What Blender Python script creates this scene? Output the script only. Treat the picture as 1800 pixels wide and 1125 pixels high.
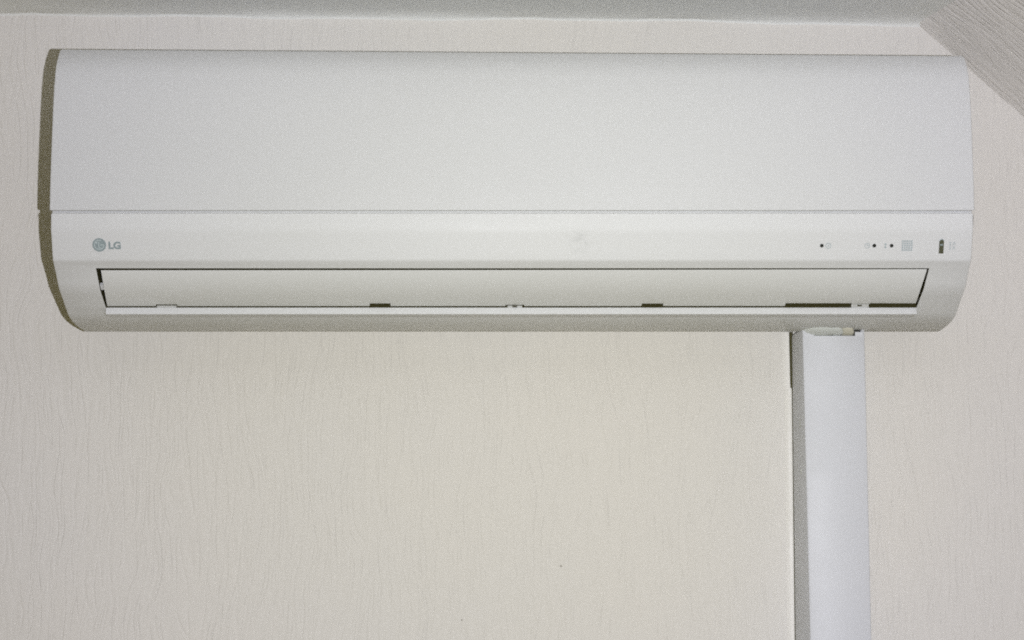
import bpy, bmesh, math, random
from mathutils import Vector, Matrix
random.seed(4)
for o in list(bpy.data.objects): bpy.data.objects.remove(o)
scene = bpy.context.scene
C = scene.collection

# ------------------------------------------------------------------ camera, light, exposure
F, D, PITCH, CAMZ = 3000.0, 1.70, 0.12, 1.90       # focal length in photo pixels, metres to the wall, radians, metres
cam = bpy.data.cameras.new('camera'); cam.sensor_width = 36; cam.lens = F / 1800 * 36
cam.clip_start = 0.02; cam.clip_end = 100
camo = bpy.data.objects.new('camera', cam); C.objects.link(camo)
camo.location = (0, -D, CAMZ); camo.rotation_euler = (math.pi / 2 + PITCH, 0, 0)
scene.camera = camo

world = bpy.data.worlds.new('World'); scene.world = world; world.use_nodes = True
bg = world.node_tree.nodes['Background']
bg.inputs[0].default_value = (0.120, 0.098, 0.014, 1); bg.inputs[1].default_value = 1.0   # dim warm room light

fl = bpy.data.lights.new('camera_flash', 'AREA'); fl.shape = 'RECTANGLE'; fl.size = 0.010; fl.size_y = 0.007
fl.energy = 13.0; fl.color = (0.97, 0.985, 1.0); fl.spread = math.radians(146)
flo = bpy.data.objects.new('camera_flash', fl); C.objects.link(flo)
flo.location = (0.113, -D, CAMZ - 0.0075); flo.rotation_euler = (math.pi / 2 + PITCH, 0, math.radians(3.2))
# the flash tube's beam: slightly warm on its axis, cooler and weaker towards the rim of the reflector
fl.use_nodes = True; fnt = fl.node_tree; em = fnt.nodes['Emission']
g_ = fnt.nodes.new('ShaderNodeNewGeometry'); dp = fnt.nodes.new('ShaderNodeVectorMath'); dp.operation = 'DOT_PRODUCT'
ax = flo.rotation_euler.to_matrix() @ Vector((0, 0, -1))
fnt.links.new(g_.outputs['Incoming'], dp.inputs[0]); dp.inputs[1].default_value = ax
ab = fnt.nodes.new('ShaderNodeMath'); ab.operation = 'ABSOLUTE'; fnt.links.new(dp.outputs['Value'], ab.inputs[0])
mr = fnt.nodes.new('ShaderNodeMapRange'); mr.interpolation_type = 'SMOOTHSTEP'; mr.inputs[1].default_value = 1.0; mr.inputs[2].default_value = 0.950
fnt.links.new(ab.outputs[0], mr.inputs[0])
mx = fnt.nodes.new('ShaderNodeMix'); mx.data_type = 'RGBA'; fnt.links.new(mr.outputs[0], mx.inputs[0])
mx.inputs[6].default_value = (1.0, 0.997, 1.012, 1); mx.inputs[7].default_value = (1.010, 0.998, 1.115, 1)
fnt.links.new(mx.outputs[2], em.inputs['Color'])

scene.view_settings.view_transform = 'Standard'; scene.view_settings.look = 'None'
scene.view_settings.exposure = 0; scene.view_settings.gamma = 1
scene.view_settings.use_curve_mapping = False
scene.render.engine = 'CYCLES'
scene.cycles.use_denoising = False
scene.cycles.use_adaptive_sampling = True; scene.cycles.adaptive_threshold = 0.10; scene.cycles.adaptive_min_samples = 16
scene.cycles.filter_width = 1.9; scene.cycles.max_bounces = 6; scene.cycles.diffuse_bounces = 3

# ------------------------------------------------------------------ measuring helpers (photo pixel -> metres)
def ang(y): return PITCH + math.atan((562.5 - y) / F)
def z_at(y, p): return (D - p) * math.tan(ang(y))                       # height above the lens, p = metres in front of the wall
def x_at(x, y, p):
    a = ang(y); depth = (D - p) / math.cos(a) * math.cos(a - PITCH)
    return (x - 900) / F * depth
def P(x, y, p): return Vector((x_at(x, y, p), -p, CAMZ + z_at(y, p)))

# ------------------------------------------------------------------ materials
def new_mat(name):
    m = bpy.data.materials.new(name); m.use_nodes = True
    nt = m.node_tree
    return m, nt, nt.nodes['Principled BSDF']
def N(nt, t, **kw):
    n = nt.nodes.new(t)
    for k, v in kw.items():
        if isinstance(k, str) and hasattr(n, k): setattr(n, k, v)
    return n
def plain(name, col, rough=0.5, spec=0.5):
    m, nt, b = new_mat(name)
    b.inputs['Base Color'].default_value = (*col, 1); b.inputs['Roughness'].default_value = rough
    b.inputs['Specular IOR Level'].default_value = spec
    return m
def math_n(nt, op, a, b=None, c=None):
    n = nt.nodes.new('ShaderNodeMath'); n.operation = op
    for i, v in enumerate((a, b, c)):
        if v is None: continue
        if isinstance(v, (int, float)): n.inputs[i].default_value = v
        else: nt.links.new(v, n.inputs[i])
    return n.outputs[0]
def noise(nt, vec, scale, detail=2, rough=0.5, dist=0.0):
    n = nt.nodes.new('ShaderNodeTexNoise'); n.inputs['Scale'].default_value = scale
    n.inputs['Detail'].default_value = detail; n.inputs['Roughness'].default_value = rough
    n.inputs['Distortion'].default_value = dist
    if vec is not None: nt.links.new(vec, n.inputs['Vector'])
    return n.outputs['Fac']
def mapping(nt, vec, scale, loc=(0, 0, 0)):
    n = nt.nodes.new('ShaderNodeMapping'); n.inputs['Scale'].default_value = scale; n.inputs['Location'].default_value = loc
    nt.links.new(vec, n.inputs['Vector']); return n.outputs[0]
def ramp(nt, fac, lo, hi, t0=0.0, t1=1.0):
    n = nt.nodes.new('ShaderNodeMapRange'); n.interpolation_type = 'SMOOTHSTEP'
    n.inputs[1].default_value = lo; n.inputs[2].default_value = hi; n.inputs[3].default_value = t0; n.inputs[4].default_value = t1
    nt.links.new(fac, n.inputs[0]); return n.outputs[0]
def mixc(nt, fac, a, b):
    n = nt.nodes.new('ShaderNodeMix'); n.data_type = 'RGBA'
    for sock, v in ((n.inputs[0], fac), (n.inputs[6], a), (n.inputs[7], b)):
        if isinstance(v, tuple): sock.default_value = (*v, 1)
        elif isinstance(v, (int, float)): sock.default_value = v
        else: nt.links.new(v, sock)
    return n.outputs[2]
def coords(nt): return nt.nodes.new('ShaderNodeTexCoord').outputs['Object']

def wallpaper(name, base, tint, depth, specks=()):
    """embossed paper: long wandering vertical creases that split and merge, fine pulp grain"""
    m, nt, b = new_mat(name); co = coords(nt)
    # wandering of the creases: two families that lean and cross each other
    sep = nt.nodes.new('ShaderNodeSeparateXYZ'); nt.links.new(co, sep.inputs[0])
    def creases(sx, sz, width, off, amp, fx, fz):
        w = noise(nt, mapping(nt, co, (fx, 1, fz), off), 1.0, 2)
        xx = math_n(nt, 'ADD', sep.outputs[0], math_n(nt, 'MULTIPLY', math_n(nt, 'SUBTRACT', w, 0.5), amp))
        cb = nt.nodes.new('ShaderNodeCombineXYZ'); nt.links.new(xx, cb.inputs[0]); nt.links.new(sep.outputs[2], cb.inputs[2])
        v = nt.nodes.new('ShaderNodeTexVoronoi'); v.feature = 'DISTANCE_TO_EDGE'; v.inputs['Scale'].default_value = 1
        v.voronoi_dimensions = '3D'
        nt.links.new(mapping(nt, cb.outputs[0], (sx, 1, sz), off), v.inputs['Vector'])
        return ramp(nt, v.outputs['Distance'], 0.0, width, 1, 0)
    c1 = creases(100, 4.5, 0.11, (0, 0, 0), 0.070, 11, 6); c2 = creases(150, 6.0, 0.13, (3.3, 0, 7.7), 0.080, 8, 5)
    gate1 = ramp(nt, noise(nt, mapping(nt, co, (60, 1, 34), (5, 0, 1)), 1, 2), 0.25, 0.60)
    gate2 = ramp(nt, noise(nt, mapping(nt, co, (70, 1, 40), (1, 0, 9)), 1, 2), 0.32, 0.64)
    g = math_n(nt, 'MAXIMUM', math_n(nt, 'MULTIPLY', c1, gate1), math_n(nt, 'MULTIPLY', math_n(nt, 'MULTIPLY', c2, gate2), 0.8))
    fine = noise(nt, co, 520, 2, 0.6)
    h = math_n(nt, 'SUBTRACT', math_n(nt, 'MULTIPLY', fine, 0.30), g)
    bp = nt.nodes.new('ShaderNodeBump'); bp.inputs['Strength'].default_value = 1.0; bp.inputs['Distance'].default_value = depth
    nt.links.new(h, bp.inputs['Height']); nt.links.new(bp.outputs[0], b.inputs['Normal'])
    mott = ramp(nt, noise(nt, co, 3.2, 3), 0.3, 0.7)
    col = mixc(nt, mott, base, tint)
    grain = ramp(nt, noise(nt, co, 700, 1), 0.3, 0.7)
    col = mixc(nt, math_n(nt, 'MULTIPLY', grain, 0.10), col, tuple(c * 0.80 for c in base))
    for (sx, sz, r) in specks:                                            # fly specks
        vm = nt.nodes.new('ShaderNodeVectorMath'); vm.operation = 'DISTANCE'
        nt.links.new(co, vm.inputs[0]); vm.inputs[1].default_value = (sx, 0, sz)
        col = mixc(nt, ramp(nt, vm.outputs['Value'], r * 0.5, r, 0.5, 0), col, (0.10, 0.08, 0.05))
    nt.links.new(col, b.inputs['Base Color'])
    b.inputs['Roughness'].default_value = 0.85; b.inputs['Specular IOR Level'].default_value = 0.25
    return m

def plastic(name, base, aged, rough=0.38, grain=0.00006):
    m, nt, b = new_mat(name); co = coords(nt)
    mott = ramp(nt, noise(nt, mapping(nt, co, (2.5, 5, 5)), 1.6, 3), 0.3, 0.72)
    col = mixc(nt, mott, base, aged)
    dust = ramp(nt, noise(nt, co, 620, 1), 0.35, 0.75)
    col = mixc(nt, math_n(nt, 'MULTIPLY', dust, 0.10), col, tuple(c * 0.78 for c in base))
    nt.links.new(col, b.inputs['Base Color'])
    bp = nt.nodes.new('ShaderNodeBump'); bp.inputs['Distance'].default_value = grain
    hh = math_n(nt, 'ADD', noise(nt, co, 900, 2, 0.6), math_n(nt, 'MULTIPLY', noise(nt, co, 9, 1), 6.0))
    nt.links.new(hh, bp.inputs['Height']); nt.links.new(bp.outputs[0], b.inputs['Normal'])
    rr = ramp(nt, noise(nt, co, 14, 3), 0.2, 0.8, rough - 0.06, rough + 0.10); nt.links.new(rr, b.inputs['Roughness']); b.inputs['Specular IOR Level'].default_value = 0.32
    return m

M = {}
M['paper'] = wallpaper('cream embossed wallpaper', (0.685, 0.660, 0.612), (0.675, 0.655, 0.618), 0.00033,
                       specks=[(x_at(986, 995, 0), CAMZ + z_at(995, 0), 0.0015), (x_at(812, 1090, 0), CAMZ + z_at(1090, 0), 0.0012)])
M['paper_slope'] = wallpaper('cream embossed wallpaper on the slope', (0.700, 0.672, 0.625), (0.690, 0.668, 0.630), 0.00055)
M['ceiling'] = plastic('matt ceiling paint', (0.80, 0.81, 0.78), (0.78, 0.79, 0.76), 0.75, 0.0003)
M['white'] = plastic('white enclosure plastic', (0.655, 0.662, 0.662), (0.647, 0.653, 0.646), 0.50)
_b = M['white'].node_tree.nodes['Principled BSDF']; _b.inputs['Coat Roughness'].default_value = 0.16
_nt = M['white'].node_tree; _nt.links.new(ramp(_nt, noise(_nt, mapping(_nt, coords(_nt), (14, 1, 60)), 1, 3), 0.45, 0.65, 0.0, 0.07), _b.inputs['Coat Weight'])
_sm = _nt.nodes.new('ShaderNodeVectorMath'); _sm.operation = 'DISTANCE'; _nt.links.new(coords(_nt), _sm.inputs[0])
_sm.inputs[1].default_value = (x_at(1018, 424, .166), -.166, CAMZ + z_at(424, .166))
_mask = math_n(_nt, 'MULTIPLY', ramp(_nt, _sm.outputs['Value'], 0.004, 0.015, 1, 0), ramp(_nt, noise(_nt, coords(_nt), 160, 3), 0.40, 0.62))
_old = _b.inputs['Base Color'].links[0].from_socket
_nt.links.new(mixc(_nt, math_n(_nt, 'MULTIPLY', _mask, 0.22), _old, (0.36, 0.37, 0.36)), _b.inputs['Base Color'])
M['panel'] = plastic('white front panel plastic', (0.612, 0.618, 0.618), (0.603, 0.609, 0.606), 0.50)
M['vane'] = plastic('pale louver plastic', (0.665, 0.672, 0.662), (0.655, 0.660, 0.645), 0.52)
M['duct'] = plastic('cool white trunking plastic', (0.605, 0.615, 0.645), (0.595, 0.606, 0.636), 0.50)
M['dark'] = plain('dark air outlet plastic and joint shade', (0.060, 0.054, 0.020), 0.7, 0.2)
M['ink'] = plain('grey teal print', (0.235, 0.285, 0.290), 0.5)
M['ink_light'] = plain('pale grey print', (0.36, 0.41, 0.42), 0.5)
M['ink_cut'] = plain('print cut out', (0.42, 0.48, 0.48), 0.5)
M['led'] = plain('unlit indicator', (0.018, 0.020, 0.018), 0.25)
M['slot'] = plain('button recess', (0.055, 0.055, 0.022), 0.5)
M['foam'] = plastic('pipe foam wrap', (0.76, 0.78, 0.76), (0.60, 0.63, 0.61), 0.35, 0.0005)
M['bounce_glow'] = plastic('cream sealant', (0.72, 0.70, 0.66), (0.70, 0.68, 0.63), 0.45)
M['hose'] = plastic('off white hose', (0.70, 0.68, 0.58), (0.62, 0.60, 0.50), 0.45)

# ------------------------------------------------------------------ mesh helpers
def link(name, me, mat, parent=None, smooth=True, sharp=32):
    me.materials.append(mat) if mat else None
    if smooth:
        for p in me.polygons: p.use_smooth = True
        me.set_sharp_from_angle(angle=math.radians(sharp))
    o = bpy.data.objects.new(name, me); C.objects.link(o)
    if parent is not None:
        o.parent = parent; o.matrix_parent_inverse = Matrix.Translation(-parent.location)
    return o
def mesh(name, verts, faces, mat, parent=None, **kw):
    me = bpy.data.meshes.new(name); me.from_pydata([tuple(v) for v in verts], [], faces)
    bm = bmesh.new(); bm.from_mesh(me); bmesh.ops.recalc_face_normals(bm, faces=bm.faces); bm.to_mesh(me); bm.free()
    return link(name, me, mat, parent, **kw)
def thing(name, loc, label, cat, group=None):
    o = bpy.data.objects.new(name, None); o.empty_display_size = 0.05; C.objects.link(o); o.location = loc
    o['label'] = label; o['category'] = cat
    if group: o['group'] = group
    return o
def struct(o, label=None, cat=None):
    o['kind'] = 'structure'
    if label: o['label'] = label
    if cat: o['category'] = cat
    return o
def disc_prism(bm, c, r, h, seg=24, r2=None):
    """short cylinder (or ring) standing out of the front, axis -Y"""
    ring = lambda rr, y: [bm.verts.new((c.x + rr * math.cos(2 * math.pi * k / seg), c.y + y, c.z + rr * math.sin(2 * math.pi * k / seg))) for k in range(seg)]
    a, b = ring(r, 0), ring(r, -h)
    if r2:
        a2, b2 = ring(r2, 0), ring(r2, -h)
    for k in range(seg):
        n = (k + 1) % seg
        bm.faces.new((a[k], a[n], b[n], b[k]))
        if r2:
            bm.faces.new((b[k], b[n], b2[n], b2[k])); bm.faces.new((b2[k], b2[n], a2[n], a2[k]))
    if not r2: bm.faces.new(b)
def box_bm(bm, lo, hi):
    v = [bm.verts.new((x, y, z)) for x in (lo[0], hi[0]) for y in (lo[1], hi[1]) for z in (lo[2], hi[2])]
    for f in ((0, 1, 3, 2), (4, 6, 7, 5), (0, 4, 5, 1), (2, 3, 7, 6), (0, 2, 6, 4), (1, 5, 7, 3)): bm.faces.new([v[i] for i in f])
def from_bm(name, bm, mat, parent=None, **kw):
    bmesh.ops.recalc_face_normals(bm, faces=bm.faces)
    me = bpy.data.meshes.new(name); bm.to_mesh(me); bm.free()
    return link(name, me, mat, parent, **kw)

# ------------------------------------------------------------------ the setting: gable wall, ceiling, sloped ceiling
def wall_pt(x, y): return P(x, y, 0)
k0, k1 = wall_pt(1612, 42), wall_pt(1800, 206)             # edge where the slope meets the wall
sl = (k1.z - k0.z) / (k1.x - k0.x)
XL, XR = -1.6, 1.25
zc = k0.z; _e = wall_pt(0, 25); zl = zc + (_e.z - zc) * (XL - k0.x) / (_e.x - k0.x)
ceil_z = lambda x: zl + (zc - zl) * (x - XL) / (k0.x - XL) if x < k0.x else zc + sl * (x - k0.x)
zr = ceil_z(XR)
wall = struct(mesh('wall', [(XL, 0, 0.6), (XR, 0, 0.6), (XR, 0, zr), (k0.x, 0, zc + 0.004), (XL, 0, zl + 0.004)], [(0, 1, 2, 3, 4)], M['paper'], smooth=False))

# ceiling: flat sheet that rolls into the wall with a small hand-filled cove
vs, fs = [], []
NX = 120
rows = [(0.0, -0.0022), (0.0008, -0.0012), (0.002, -0.0004), (0.005, 0.0003), (0.02, 0.0016), (0.12, 0.008), (2.4, 0.12)]
for i in range(NX + 1):
    x = XL + (k0.x + 0.45 - XL) * i / NX
    wob = 0.0008 * math.sin(x * 11) + 0.0006 * math.sin(x * 37 + 1) + random.uniform(-0.0004, 0.0004)
    bow = 0.0016 * math.sin(math.pi * min(1, max(0, (x + 0.52) / 0.93)))
    for j, (d, dz) in enumerate(rows):
        vs.append((x, -d, ceil_z(min(x, k0.x)) + bow + dz + (wob if j < 3 else 0)))
R = len(rows)
for i in range(NX):
    for j in range(R - 1):
        a = i * R + j; fs.append((a, a + R, a + R + 1, a + 1))
struct(mesh('ceiling', vs, fs, M['ceiling']))
# sloped ceiling, papered, in its own axes: local z runs down the slope along the wall, local x runs out from the wall
L = math.hypot(XR - k0.x, zr - zc)
so = mesh('sloped_ceiling', [(0, 0, 0), (2.4, 0, 0), (2.4, 0, L), (0, 0, L)], [(0, 1, 2, 3)], M['paper_slope'], smooth=False)
dirz = Vector((XR - k0.x, 0, zr - zc)).normalized(); n0 = Vector((dirz.z, 0, -dirz.x)); th = math.radians(16)
dirx = Vector((0, -1, 0)) * math.cos(th) - n0 * math.sin(th); diry = dirz.cross(dirx)
mw = Matrix((dirx, diry, dirz)).transposed().to_4x4(); mw.translation = Vector((k0.x, 0, zc)); so.matrix_world = mw
struct(so)

# ------------------------------------------------------------------ the air conditioner
W = 0.42
ac = thing('air_conditioner', (0, 0, CAMZ + z_at(582, 0.02)),
           'white wall mounted split air conditioner with closed louver under the ceiling', 'air conditioner')
PR = [(92, .1550), (100, .1598), (112, .1652), (127, .1692), (155, .1720), (190, .1734), (250, .1742), (304, .1746), (340, .1744),
      (368, .1736), (404, .1718), (458, .1622), (480, .1510), (508, .1385), (541, .1135), (556, .1015), (566, .0875), (574, .0695), (580, .0515), (583.5, .0390)]
def pz(y):
    """point of the body's side profile seen on photo row y: (metres from wall, height)"""
    for (ya, pa), (yb, pb) in zip(PR, PR[1:]):
        if ya <= y <= yb:
            p = pa + (pb - pa) * (y - ya) / (yb - ya); return (p, z_at(y, p))
    raise ValueError(y)
ZT, ZS = pz(92)[1], pz(371)[1]
def skew(x, z):                                                # the top hangs a few millimetres lower at the right end
    return -0.0032 * (x / W) * max(0.0, (z - ZS) / (ZT - ZS))
def fillet(a, b, c, r, n=4):
    a, b, c = Vector(a), Vector(b), Vector(c)
    u = (a - b).normalized(); v = (c - b).normalized()
    s, e = b + u * r, b + v * r
    return [tuple((1 - t) ** 2 * s + 2 * t * (1 - t) * b + t * t * e) for t in [k / n for k in range(n + 1)]]
def inset(prof, d):
    n = len(prof); out = []
    area = sum(prof[i][0] * prof[(i + 1) % n][1] - prof[(i + 1) % n][0] * prof[i][1] for i in range(n))
    s = 1 if area > 0 else -1
    for i in range(n):
        a, b, c = Vector(prof[i - 1]), Vector(prof[i]), Vector(prof[(i + 1) % n])
        e1 = (b - a).normalized(); e2 = (c - b).normalized()
        nn = Vector((-(e1.y + e2.y), e1.x + e2.x)); nn = nn.normalized() if nn.length > 1e-6 else Vector((-e1.y, e1.x))
        out.append(tuple(b + nn * d * s))
    return out
def V3(x, q): return (x, -q[0], CAMZ + q[1] + skew(x, q[1]))

def extrude_profile(name, prof, half, r, mat, parent, hole=None):
    """closed side profile swept along the wall with softly rounded ends; hole = (first, last, left(q), right(q)) cuts an opening"""
    n = len(prof); vs, fs = [], []
    stations = [(-half, r), (-half + r * 0.3, r * 0.3), (-half + r, 0), (half - r, 0), (half - r * 0.3, r * 0.3), (half, r)]
    for x, d in stations:
        ring = inset(prof, d) if d else prof
        vs += [V3(x, q) for q in ring]
    fs.append(tuple(range(n)))
    fs.append(tuple(range(5 * n, 6 * n)))
    for s in range(5):
        for i in range(n):
            j = (i + 1) % n
            if s == 2 and hole: continue
            fs.append((s * n + i, s * n + j, (s + 1) * n + j, (s + 1) * n + i))
    if hole:
        ia, ib, xl, xr = hole; li, ri = {}, {}
        for i in range(ia, ib + 1):
            li[i] = len(vs); vs.append(V3(xl(prof[i]), prof[i])); ri[i] = len(vs); vs.append(V3(xr(prof[i]), prof[i]))
        for i in range(n):
            j = (i + 1) % n; a, b, c, d = 2 * n + i, 2 * n + j, 3 * n + j, 3 * n + i
            if ia <= i and j <= ib and j > i:
                fs.append((a, b, li[j], li[i])); fs.append((ri[i], ri[j], c, d))
            elif j == ia: fs.append((a, b, li[ia], ri[ia], c, d))
            elif i == ib: fs.append((a, b, c, d, ri[ib], li[ib]))
            else: fs.append((a, b, c, d))
        # thickness of the shell round the opening
        ring = [li[i] for i in range(ia, ib + 1)] + [ri[i] for i in range(ib, ia - 1, -1)]
        e = Vector(prof[ib]) - Vector(prof[ia]); nrm = Vector((-e.y, e.x)).normalized()
        if nrm.x > 0: nrm = -nrm
        inner = []
        for k in ring:
            v = Vector(vs[k]); inner.append(len(vs)); vs.append((v.x, v.y - nrm.x * 0.0003, v.z + nrm.y * 0.0003))
        for k in range(len(ring)):
            m2 = (k + 1) % len(ring); fs.append((ring[k], ring[m2], inner[m2], inner[k]))
        extrude_profile.ring = [Vector(vs[k]) for k in inner]; extrude_profile.n = Vector((0, -nrm.x, nrm.y))
    return mesh(name, vs, fs, mat, parent)

# casing: underside, sloping chin with the air outlet, lower front with its crease, body behind the front panel
prof = [(0.0, pz(583)[1] + 0.012), (0.033, pz(583)[1] + 0.003), pz(583)]
prof += [pz(y) for y in (580, 577, 574, 570, 566, 561, 556, 551, 546)]
ib_rev = len(prof); prof += [pz(541)]
chin_rows = (530, 519, 508, 497, 486)
prof += [pz(y) for y in chin_rows]
ia_rev = len(prof); prof += [pz(471.5)]
prof += [pz(464)] + fillet(pz(461.5), pz(458), pz(454), 0.0016, 4) + [pz(440), pz(420)]
prof += fillet(pz(412), pz(404), pz(396), 0.0036, 6)
q = pz(377.5); prof += [q] + fillet(q, pz(374.8), (pz(374.8)[0] - .004, pz(374.8)[1] + .0004), 0.0008, 3)[1:]
prof += [(q[0] - 0.0030, pz(373.6)[1]), (q[0] - 0.0042, pz(366)[1]), (0.150, pz(200)[1]), (0.135, ZT - 0.012), (0.130, ZT - 0.0035), (0.0, ZT - 0.0035)]
def edge_px(ya, xa, yb, xb):
    pa, pb = pz(ya), pz(yb); Xa, Xb = x_at(xa, ya, pa[0]), x_at(xb, yb, pb[0])
    return lambda q: Xa + (Xb - Xa) * (q[1] - pa[1]) / (pb[1] - pa[1])
XLH, XRH = edge_px(471.5, 168.5, 541, 186), edge_px(471.5, 1633.5, 541, 1611)
casing = extrude_profile('casing', prof, W - 0.0008, 0.0024, M['white'], ac, hole=(ib_rev, ia_rev, XLH, XRH))
# dark cavity behind the louver
ring = extrude_profile.ring; nd = extrude_profile.n
vs = [v for v in ring] + [v + nd * 0.028 for v in ring]
n = len(ring)
mesh('air_outlet', vs, [(i, (i + 1) % n, n + (i + 1) % n, n + i) for i in range(n)] + [tuple(range(n, 2 * n))], M['dark'], ac, smooth=False)

# front panel: hinged upper shell, rounded at the top, with a soft lower edge over the seam
fp = [(0.1320, ZT - 0.0005)] + fillet((0.132, ZT - .0005), (pz(92)[0], ZT), pz(100), 0.0016, 4)
fp += [pz(y) for y in (97, 101, 106, 112, 119, 127, 136, 146, 155, 172, 190, 220, 250, 280, 304, 325, 340, 355)]
e = pz(370.6); fp += [pz(364)] + fillet(pz(366), (e[0] + .0006, e[1]), (e[0] - .012, e[1] + .0012), 0.0022, 4) + [(e[0] - .011, e[1] + .0018)]
fp += [(0.1530, pz(200)[1]), (0.1380, ZT - .011)]
front = extrude_profile('front_panel', fp, W + 0.0004, 0.0022, M['panel'], ac)

# louver: long flap closing the outlet, its lower edge notched where it clears the outlet's ribs
nd2 = Vector((0, -nd.y, -nd.z))                                # outwards
def chin(x, y, out=0.0):
    q = pz(y); return Vector((x_at(x, y, q[0]), -q[0], CAMZ + q[1])) + nd2 * out
brk = [(188.5, 539.3), (274, 539.3), (274.5, 536.4), (311, 536.4), (311.5, 539.3), (649.5, 539.2), (650, 534.6), (686, 534.6), (686.5, 539.2),
       (888, 539.2), (889, 537.0), (921, 537.0), (922, 539.2), (1127.5, 539.2), (1128, 534.8), (1165, 534.8), (1165.5, 539.0), (1379.5, 539.0),
       (1380, 534.2), (1495.5, 534.2), (1496, 535.6), (1527.5, 535.6), (1528, 534.2), (1608, 534.4)]
def top_px(xb): t = (xb - 188.5) / (1608 - 188.5); return 177.5 + t * (1629.5 - 177.5), 476.3 - 2.0 * t + 0.5 * math.sin(math.pi * t)
vs, fs = [], []
TS = [0.0, 0.04, 0.25, 0.5, 0.75, 0.96, 1.0]
m = len(TS)
for layer, off in ((0, 0.0), (1, -0.0028)):
    for xb, yb in brk:
        xt, yt = top_px(xb)
        for t in TS:
            bul = 0.0003 * math.sin(math.pi * t * 0.98) - (0.0005 if t in (0.0, 1.0) and layer == 0 else 0)
            yr = yt + (532.5 - yt) * t / 0.96 if t < 1 else yb
            if layer == 1 and t < 0.05: yr += 9 - 100 * t
            if layer == 1 and t == 1.0: yr -= 1.5
            tt = (yr - yt) / (539.3 - yt)
            vs.append(chin(xt + (xb - xt) * tt, yr, off + bul - 0.0004))
nb = len(brk)
for i in range(nb - 1):
    for k in range(m - 1):
        a = i * m + k; fs.append((a, a + 1, a + m + 1, a + m)); b = nb * m + a; fs.append((b, b + m, b + m + 1, b + 1))
    a, b = i * m, nb * m + i * m
    fs.append((a, a + m, b + m, b)); a += m - 1; b += m - 1; fs.append((a, b, b + m, a + m))
for i in (0, nb - 1):
    for k in range(m - 1):
        a = i * m + k; b = nb * m + a; fs.append((a, b, b + 1, a + 1))
louver = mesh('louver', vs, fs, M['vane'], ac)
def chip(name, x0, x1, y0, y1, o0, o1, mat, parent):
    """small block lying on the sloping chin"""
    bm = bmesh.new(); c = [chin(x, y, o) for o in (o0, o1) for (x, y) in ((x0, y0), (x1, y0), (x1, y1), (x0, y1))]
    v = [bm.verts.new(p) for p in c]
    for f in ((3, 2, 1, 0), (4, 5, 6, 7), (0, 1, 5, 4), (1, 2, 6, 5), (2, 3, 7, 6), (3, 0, 4, 7)): bm.faces.new([v[i] for i in f])
    return from_bm(name, bm, mat, parent, smooth=False)
chip('hinge_tab', 276, 310, 537.9, 541.2, -0.0006, -0.0003, M['vane'], louver)
chip('hinge_tab', 892, 918, 538.0, 541.2, -0.0006, -0.0003, M['vane'], louver)
chip('hinge_tab', 1496.5, 1527, 536.0, 541.2, -0.0008, -0.0003, M['vane'], louver)
for xx_, yy_ in ((905, 538.4), (1511, 536.8)):
    chip('hinge_pin', xx_ - 4, xx_ + 4, yy_ - 0.9, yy_ + 0.9, 0.0, 0.0005, M['dark'], louver)
chip('pivot', 171, 188, 505, 513, -0.006, -0.0025, M['white'], louver)
# bright upright lip under the louver
b0 = pz(541)
lz0, lz1 = b0[1] + 0.0002, z_at(552.5, b0[0] + 0.0022)
bm = bmesh.new()
lipprof = [(b0[0] - .012, lz0 - .0006)] + fillet((b0[0] - .012, lz0 - .0006), (b0[0] + .0010, lz0), (b0[0] + .0026, lz1), .0007, 3) \
    + fillet((b0[0] + .001, lz0), (b0[0] + .0026, lz1), (b0[0] - .012, lz1 - .0012), .0009, 3) + [(b0[0] - .012, lz1 - .0012)]
xa, xb_ = x_at(187, 541, b0[0]), x_at(1610, 541, b0[0])
rl = [bm.verts.new((xa, -p, CAMZ + z)) for p, z in lipprof]; rr_ = [bm.verts.new((xb_, -p, CAMZ + z)) for p, z in lipprof]
nn = len(lipprof)
for i in range(nn): bm.faces.new((rl[i], rl[(i + 1) % nn], rr_[(i + 1) % nn], rr_[i]))
bm.faces.new(rl); bm.faces.new(rr_)
from_bm('outlet_lip', bm, M['panel'], ac)

# ------------------------------------------------------------------ print, lamps and button on the lower front
def face(x, y, out=0.0):
    q = pz(y); return Vector((x_at(x, y, q[0]), -q[0] - out, CAMZ + q[1]))
PXM = (D - 0.168) / F                                           # metres per photo pixel on this face
c = face(174.5, 430.5)
tilt = math.atan2(pz(420)[0] - pz(440)[0], pz(420)[1] - pz(440)[1])
def place(o, c, out):                                           # lay a flat print, modelled round the origin facing -Y, on the leaning face
    o.matrix_world = Matrix.Translation(c + Vector((0, -out, 0))) @ Matrix.Rotation(tilt, 4, 'X')
    return o
def flat(name, bm, mat, c, out, parent):
    o = from_bm(name, bm, mat, None, smooth=False); mw = Matrix.Translation(c + Vector((0, -out, 0))) @ Matrix.Rotation(tilt, 4, 'X')
    o.parent = parent; o.matrix_parent_inverse = parent.matrix_world.inverted(); o.matrix_world = mw
    return o
bpy.context.view_layer.update()
def arc(bm, r0, r1, a0, a1, y, seg=28, cx=0, cz=0):
    pr = []
    for k in range(seg + 1):
        a = math.radians(a0 + (a1 - a0) * k / seg)
        pr.append([bm.verts.new((cx + r * math.cos(a), y, cz + r * math.sin(a))) for r in (r0, r1)])
    for k in range(seg): bm.faces.new((pr[k][0], pr[k][1], pr[k + 1][1], pr[k + 1][0]))
def rect(bm, x0, x1, z0, z1, y=0.0):
    bm.faces.new([bm.verts.new(v) for v in ((x0, y, z0), (x1, y, z0), (x1, y, z1), (x0, y, z1))])
S = PXM
bm = bmesh.new(); disc_prism(bm, Vector((0, 0, 0)), 12.2 * S, 0.00015, 40)
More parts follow.
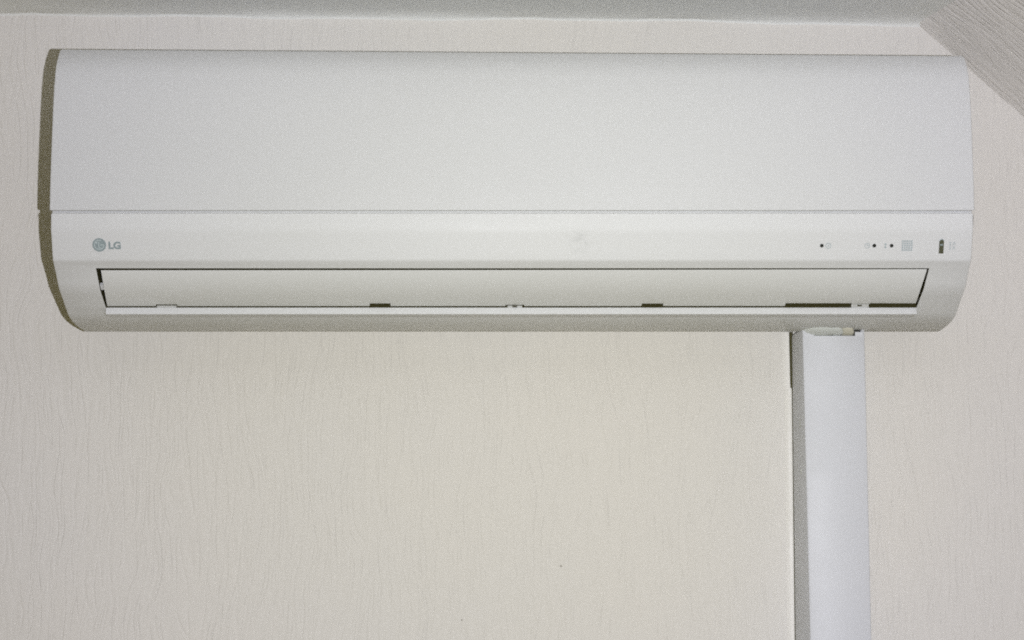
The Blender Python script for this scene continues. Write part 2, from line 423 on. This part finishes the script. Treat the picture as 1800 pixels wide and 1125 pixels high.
emblem = flat('emblem', bm, M['ink'], c, 0.00008, ac)
bm = bmesh.new()
arc(bm, 7.6 * S, 9.2 * S, 62, 360, 0); rect(bm, 2.0 * S, 9.0 * S, -0.8 * S, 0.8 * S)       # open ring with its bar
rect(bm, -1.6 * S, 0.0 * S, -4.6 * S, 5.0 * S); rect(bm, -1.6 * S, 3.6 * S, -5.8 * S, -4.4 * S)
arc(bm, 0.0001 * S, 1.7 * S, 0, 360, 0, 14, -4.6 * S, 3.6 * S)
flat('emblem_line', bm, M['ink_cut'], c, 0.00033, ac)
def text_mesh(name, body, size, mat, c, out, parent, bold=0.0, spacing=1.0, sx=1.0):
    cu = bpy.data.curves.new(name, 'FONT'); cu.body = body; cu.size = size; cu.align_x = 'LEFT'; cu.offset = bold; cu.extrude = 0.00006
    cu.space_character = spacing
    t = bpy.data.objects.new(name + '_curve', cu); C.objects.link(t)
    dg = bpy.context.evaluated_depsgraph_get(); me = bpy.data.meshes.new_from_object(t.evaluated_get(dg)); me.name = name
    bpy.data.objects.remove(t); bpy.data.curves.remove(cu)
    me.transform(Matrix.Diagonal((sx, 1, 1, 1))); me.transform(Matrix.Rotation(math.pi / 2, 4, 'X'))
    me.materials.clear(); o = link(name, me, mat, None, smooth=False)
    o.parent = parent; o.matrix_parent_inverse = parent.matrix_world.inverted()
    o.matrix_world = Matrix.Translation(c + Vector((0, -out, 0))) @ Matrix.Rotation(tilt, 4, 'X')
    return o
text_mesh('lettering', 'LG', 17.5 * S, M['ink'], face(190.5, 437.2), 0.0001, ac, bold=0.00042, spacing=1.0, sx=1.06)

for px in (1444.5, 1536.8, 1567.2):
    bm = bmesh.new(); disc_prism(bm, Vector((0, 0, 0)), 3.3 * S, 0.0002, 18)
    flat('indicator_light', bm, M['led'], face(px, 431.8), 0.0001, ac)
bm = bmesh.new(); arc(bm, 4.0 * S, 5.3 * S, 0, 360, 0); rect(bm, -0.7 * S, 0.7 * S, -2.2 * S, 2.6 * S)
flat('power_symbol', bm, M['ink_light'], face(1456, 432), 0.00012, ac)
bm = bmesh.new(); arc(bm, 3.6 * S, 4.8 * S, 30, 390, 0); rect(bm, -0.6 * S, 0.6 * S, 0, 2.8 * S); rect(bm, 0.6 * S, 2.8 * S, -0.6 * S, 0.6 * S)
flat('timer_symbol', bm, M['ink_light'], face(1524.5, 432), 0.00012, ac)
bm = bmesh.new(); arc(bm, 0.001 * S, 2.0 * S, 0, 360, 0, 12, 0, 2.6 * S); arc(bm, 0.001 * S, 2.0 * S, 0, 360, 0, 12, 0, -3.0 * S); rect(bm, -0.6 * S, 0.6 * S, -1 * S, 0.7 * S)
flat('mode_symbol', bm, M['ink_light'], face(1556.5, 432), 0.00012, ac)
bm = bmesh.new()
for i in range(5):
    for j in range(5):
        rect(bm, (-9.5 + 4 * i) * S, (-6.4 + 4 * i) * S, (-9.5 + 4 * j) * S, (-6.4 + 4 * j) * S)
flat('signal_receiver', bm, M['ink_light'], face(1594.5, 431.8), 0.00012, ac)
# forced-run button: a narrow upright slot with a rounded top, its rim and the small key inside
bm = bmesh.new()
pts = [(-4.2, -13), (4.2, -13)] + [(4.2 * math.cos(math.radians(a)), 9.5 + 4.2 * math.sin(math.radians(a))) for a in range(0, 181, 30)]
bm.faces.new([bm.verts.new((x * S, 0, z * S)) for x, z in pts])
slot = flat('button_slot', bm, M['slot'], face(1654.8, 433.2), 0.00012, ac)
bpy.context.view_layer.update()
bm = bmesh.new(); box_bm(bm, (-2.6 * S, -0.0004, 1.5 * S), (2.0 * S, 0, 4.5 * S))
flat('button', bm, M['ink'], face(1654.8, 433.2), 0.0002, slot)
bm = bmesh.new()
arc(bm, 3.2 * S, 4.6 * S, 10, 170, 0, 12, 0, 9.0 * S)
flat('slot_rim', bm, M['ink_light'], face(1654.8, 433.2), 0.0003, slot)
bm = bmesh.new()
for dz in (4.0, -3.8):
    for x0, x1, z0, z1 in ((-5.6, -1.2, 1.6, 2.6), (-3.8, -2.8, -2.4, 1.0), (-5.4, -1.4, -2.6, -1.7), (0.6, 5.6, 1.4, 2.4), (2.0, 3.0, -2.6, 1.0), (4.6, 5.6, -2.6, 0.8), (0.4, 1.4, -2.4, -1.0)):
        rect(bm, x0 * S, x1 * S, (z0 + dz) * S, (z1 + dz) * S)
flat('button_caption', bm, M['ink_light'], face(1673.5, 432.3), 0.00012, ac)

# ------------------------------------------------------------------ trunking with the pipes
PD = 0.053
dz_bot = -0.32
def duct_x(px_top, px_bot, p):
    a, b = P(px_top, 592, p), P(px_bot, 1122, p)
    return lambda z: a.x + (b.x - a.x) * (z - a.z) / (b.z - a.z)
fl_x, fr_x, wl_x = duct_x(1411.5, 1425, PD), duct_x(1519.5, 1531.5, PD), duct_x(1391.5, 1397.5, 0.002)
wr_x = lambda z: fr_x(z) + 0.0075
ztop = CAMZ + z_at(590.5, PD)
duct = thing('cable_duct', (wl_x(CAMZ + dz_bot) + 0.03, 0, CAMZ + dz_bot), 'square white plastic trunking running down the wall below the air conditioner', 'trunking')
zt_l = CAMZ + z_at(579.5, PD); zt_r = CAMZ + z_at(583.5, PD); zb = CAMZ + dz_bot
TH = 0.0022
def section(z, gap):
    """outer then inner outline of the cover, open at the back: left wall edge, left front, right front, right wall edge"""
    t = gap / PD
    lx = wl_x(z) + (fl_x(z) - wl_x(z)) * t
    o = [(lx, gap), (fl_x(z) - 0.0006, PD - 0.0022), (fl_x(z), PD - 0.0008), (fl_x(z) + 0.0018, PD), (fr_x(z) - 0.0018, PD), (fr_x(z), PD - 0.0008), (fr_x(z) + 0.0005, PD - 0.0022), (wr_x(z), 0.001)]
    i = [(lx + TH, gap), (fl_x(z) + TH - .0004, PD - TH - .001), (fl_x(z) + TH, PD - TH), (fl_x(z) + TH + .001, PD - TH), (fr_x(z) - TH - .001, PD - TH), (fr_x(z) - TH, PD - TH), (fr_x(z) - TH + .0002, PD - TH - .001), (wr_x(z) - TH, 0.001)]
    return o, i
bm = bmesh.new()
zs = [zt_l + 0.0, ztop, CAMZ + z_at(640, 0.0), CAMZ + z_at(678, 0.0), CAMZ + z_at(681, 0.0), CAMZ + z_at(800, 0), CAMZ + z_at(960, 0), zb]
gaps = [0.0030, 0.0030, 0.0030, 0.0030, 0.0030, 0.0026, 0.0024, 0.0020]
lev = []
for z, g in zip(zs, gaps):
    o, i = section(z, g)
    lev.append(([bm.verts.new((x, -p, z)) for x, p in o], [bm.verts.new((x, -p, z)) for x, p in i]))
for (o0, i0), (o1, i1), k in [(lev[k], lev[k + 1], k) for k in range(len(lev) - 1)]:
    for j in range(7):
        if k == 0 and j == 3: continue                          # the front is cut out above the notch
        bm.faces.new((o0[j], o0[j + 1], o1[j + 1], o1[j])); bm.faces.new((i0[j + 1], i0[j], i1[j], i1[j + 1]))
    bm.faces.new((o0[0], o1[0], i1[0], i0[0])); bm.faces.new((o0[7], i0[7], i1[7], o1[7]))
o0, i0 = lev[0]; o1, i1 = lev[1]
for j in (0, 1, 2, 4, 5, 6): bm.faces.new((o0[j], i0[j], i0[j + 1], o0[j + 1]))
bm.faces.new((o1[3], i1[3], i1[4], o1[4]))
for j in (3, 4): bm.faces.new((o0[j], o1[j], i1[j], i0[j]))
cover = from_bm('cover', bm, M['duct'], duct)
# the two uncut tabs of the front beside the notch
def tab(x0, x1, z0, z1):
    bm = bmesh.new(); box_bm(bm, (x0, -PD - 0.00005, z0), (x1, -PD + TH, z1)); return from_bm('cover_tab', bm, M['duct'], duct, smooth=False)
tab(fl_x(ztop) + .0018, x_at(1431, 585, PD), ztop - 0.0004, zt_l)
tab(x_at(1503, 585, PD), fr_x(ztop) - .0018, ztop - 0.0004, zt_r)
# shallow tray screwed to the wall behind the cover
bm = bmesh.new(); box_bm(bm, (wl_x(zb) + 0.004, -0.0015, zb), (wr_x(zb) - 0.012, 0, ztop - 0.004)); from_bm('back_tray', bm, M['duct'], duct, smooth=False)

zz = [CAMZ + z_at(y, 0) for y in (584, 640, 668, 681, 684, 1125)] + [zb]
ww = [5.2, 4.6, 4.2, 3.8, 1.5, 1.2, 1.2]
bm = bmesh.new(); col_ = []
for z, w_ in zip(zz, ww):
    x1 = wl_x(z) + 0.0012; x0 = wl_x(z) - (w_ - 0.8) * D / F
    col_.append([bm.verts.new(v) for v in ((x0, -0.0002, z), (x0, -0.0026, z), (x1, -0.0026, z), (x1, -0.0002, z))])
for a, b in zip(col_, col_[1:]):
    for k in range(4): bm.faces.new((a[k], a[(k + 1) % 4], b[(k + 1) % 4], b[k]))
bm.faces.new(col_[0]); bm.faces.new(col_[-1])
from_bm('dark_joint_shade', bm, M['dark'], duct, smooth=False)  # dark joint at the top; its thin lower run stands in for contact shadow
bm = bmesh.new(); col_ = []
for z, w_ in zip(zz, ww):
    x1 = wl_x(z) - (w_ - 1.4) * D / F
    col_.append([bm.verts.new((x1 - dx, -dy, z)) for dx, dy in ((0, 0.0001), (0, 0.0016), (0.0015, 0.0019), (0.0045, 0.0012), (0.0075, 0.0001))])
for a, b in zip(col_, col_[1:]):
    for k in range(5): bm.faces.new((a[k], a[(k + 1) % 5], b[(k + 1) % 5], b[k]))
bm.faces.new(col_[0]); bm.faces.new(col_[-1])
from_bm('bounce_glow_strip', bm, M['bounce_glow'], duct)  # added pale strip imitating light bounced off the trunking's side

def tube(name, path, rad, mat, parent=None, seg=20, ridges=0):
    bm = bmesh.new(); rings = []
    for i, (c_, r_) in enumerate(zip(path, rad)):
        c_ = Vector(c_); t = Vector((0, 0, -1))
        u = t.orthogonal().normalized() if abs(t.x) > .9 else Vector((1, 0, 0)); u = (u - t * u.dot(t)).normalized(); v = t.cross(u)
        rings.append([bm.verts.new(c_ + (u * math.cos(2 * math.pi * k / seg) + v * math.sin(2 * math.pi * k / seg)) * r_) for k in range(seg)])
    for a, b in zip(rings, rings[1:]):
        for k in range(seg): bm.faces.new((a[k], a[(k + 1) % seg], b[(k + 1) % seg], b[k]))
    bm.faces.new(rings[0]); bm.faces.new(rings[-1])
    return from_bm(name, bm, mat, parent)
zu = CAMZ + pz(574)[1]
def pipe(px, p, r, bulge, n=60):
    """runs down inside the trunking and bends forward into the underside of the unit"""
    x = x_at(px, 582, p); path, rad = [], []
    for k in range(n + 1):
        z = zu + 0.010 - 0.030 * k / 30 if k < 30 else zu - 0.020 - 0.12 * (k - 30) / (n - 30)
        t = max(0.0, min(1.0, (z - (ztop - 0.0005)) / (zu + 0.002 - ztop)))
        path.append((x + 0.0010 * math.sin(k * 0.5), -(p + 0.017 * math.sin(t * math.pi / 2)), z)); rad.append(r * (1 + bulge * math.sin(k * 0.55)))
    return path, rad
pa, ra = pipe(1437, 0.0320, 0.0180, 0.04, 60)
o = tube('refrigerant_pipe', pa, ra, M['foam']); o['label'] = 'thick taped grey white pipe entering the top of the trunking'; o['category'] = 'pipe'
pa, ra = pipe(1466, 0.0430, 0.0056, 0.14, 60)
o = tube('cable', pa, ra, M['foam']); o['label'] = 'crinkled grey cable between the thick pipe and the thin hose'; o['category'] = 'cable'
pa, ra = pipe(1485, 0.0410, 0.0060, 0.03, 60)
o = tube('drain_hose', pa, ra, M['hose']); o['label'] = 'thin off white hose at the right of the trunking opening'; o['category'] = 'hose'
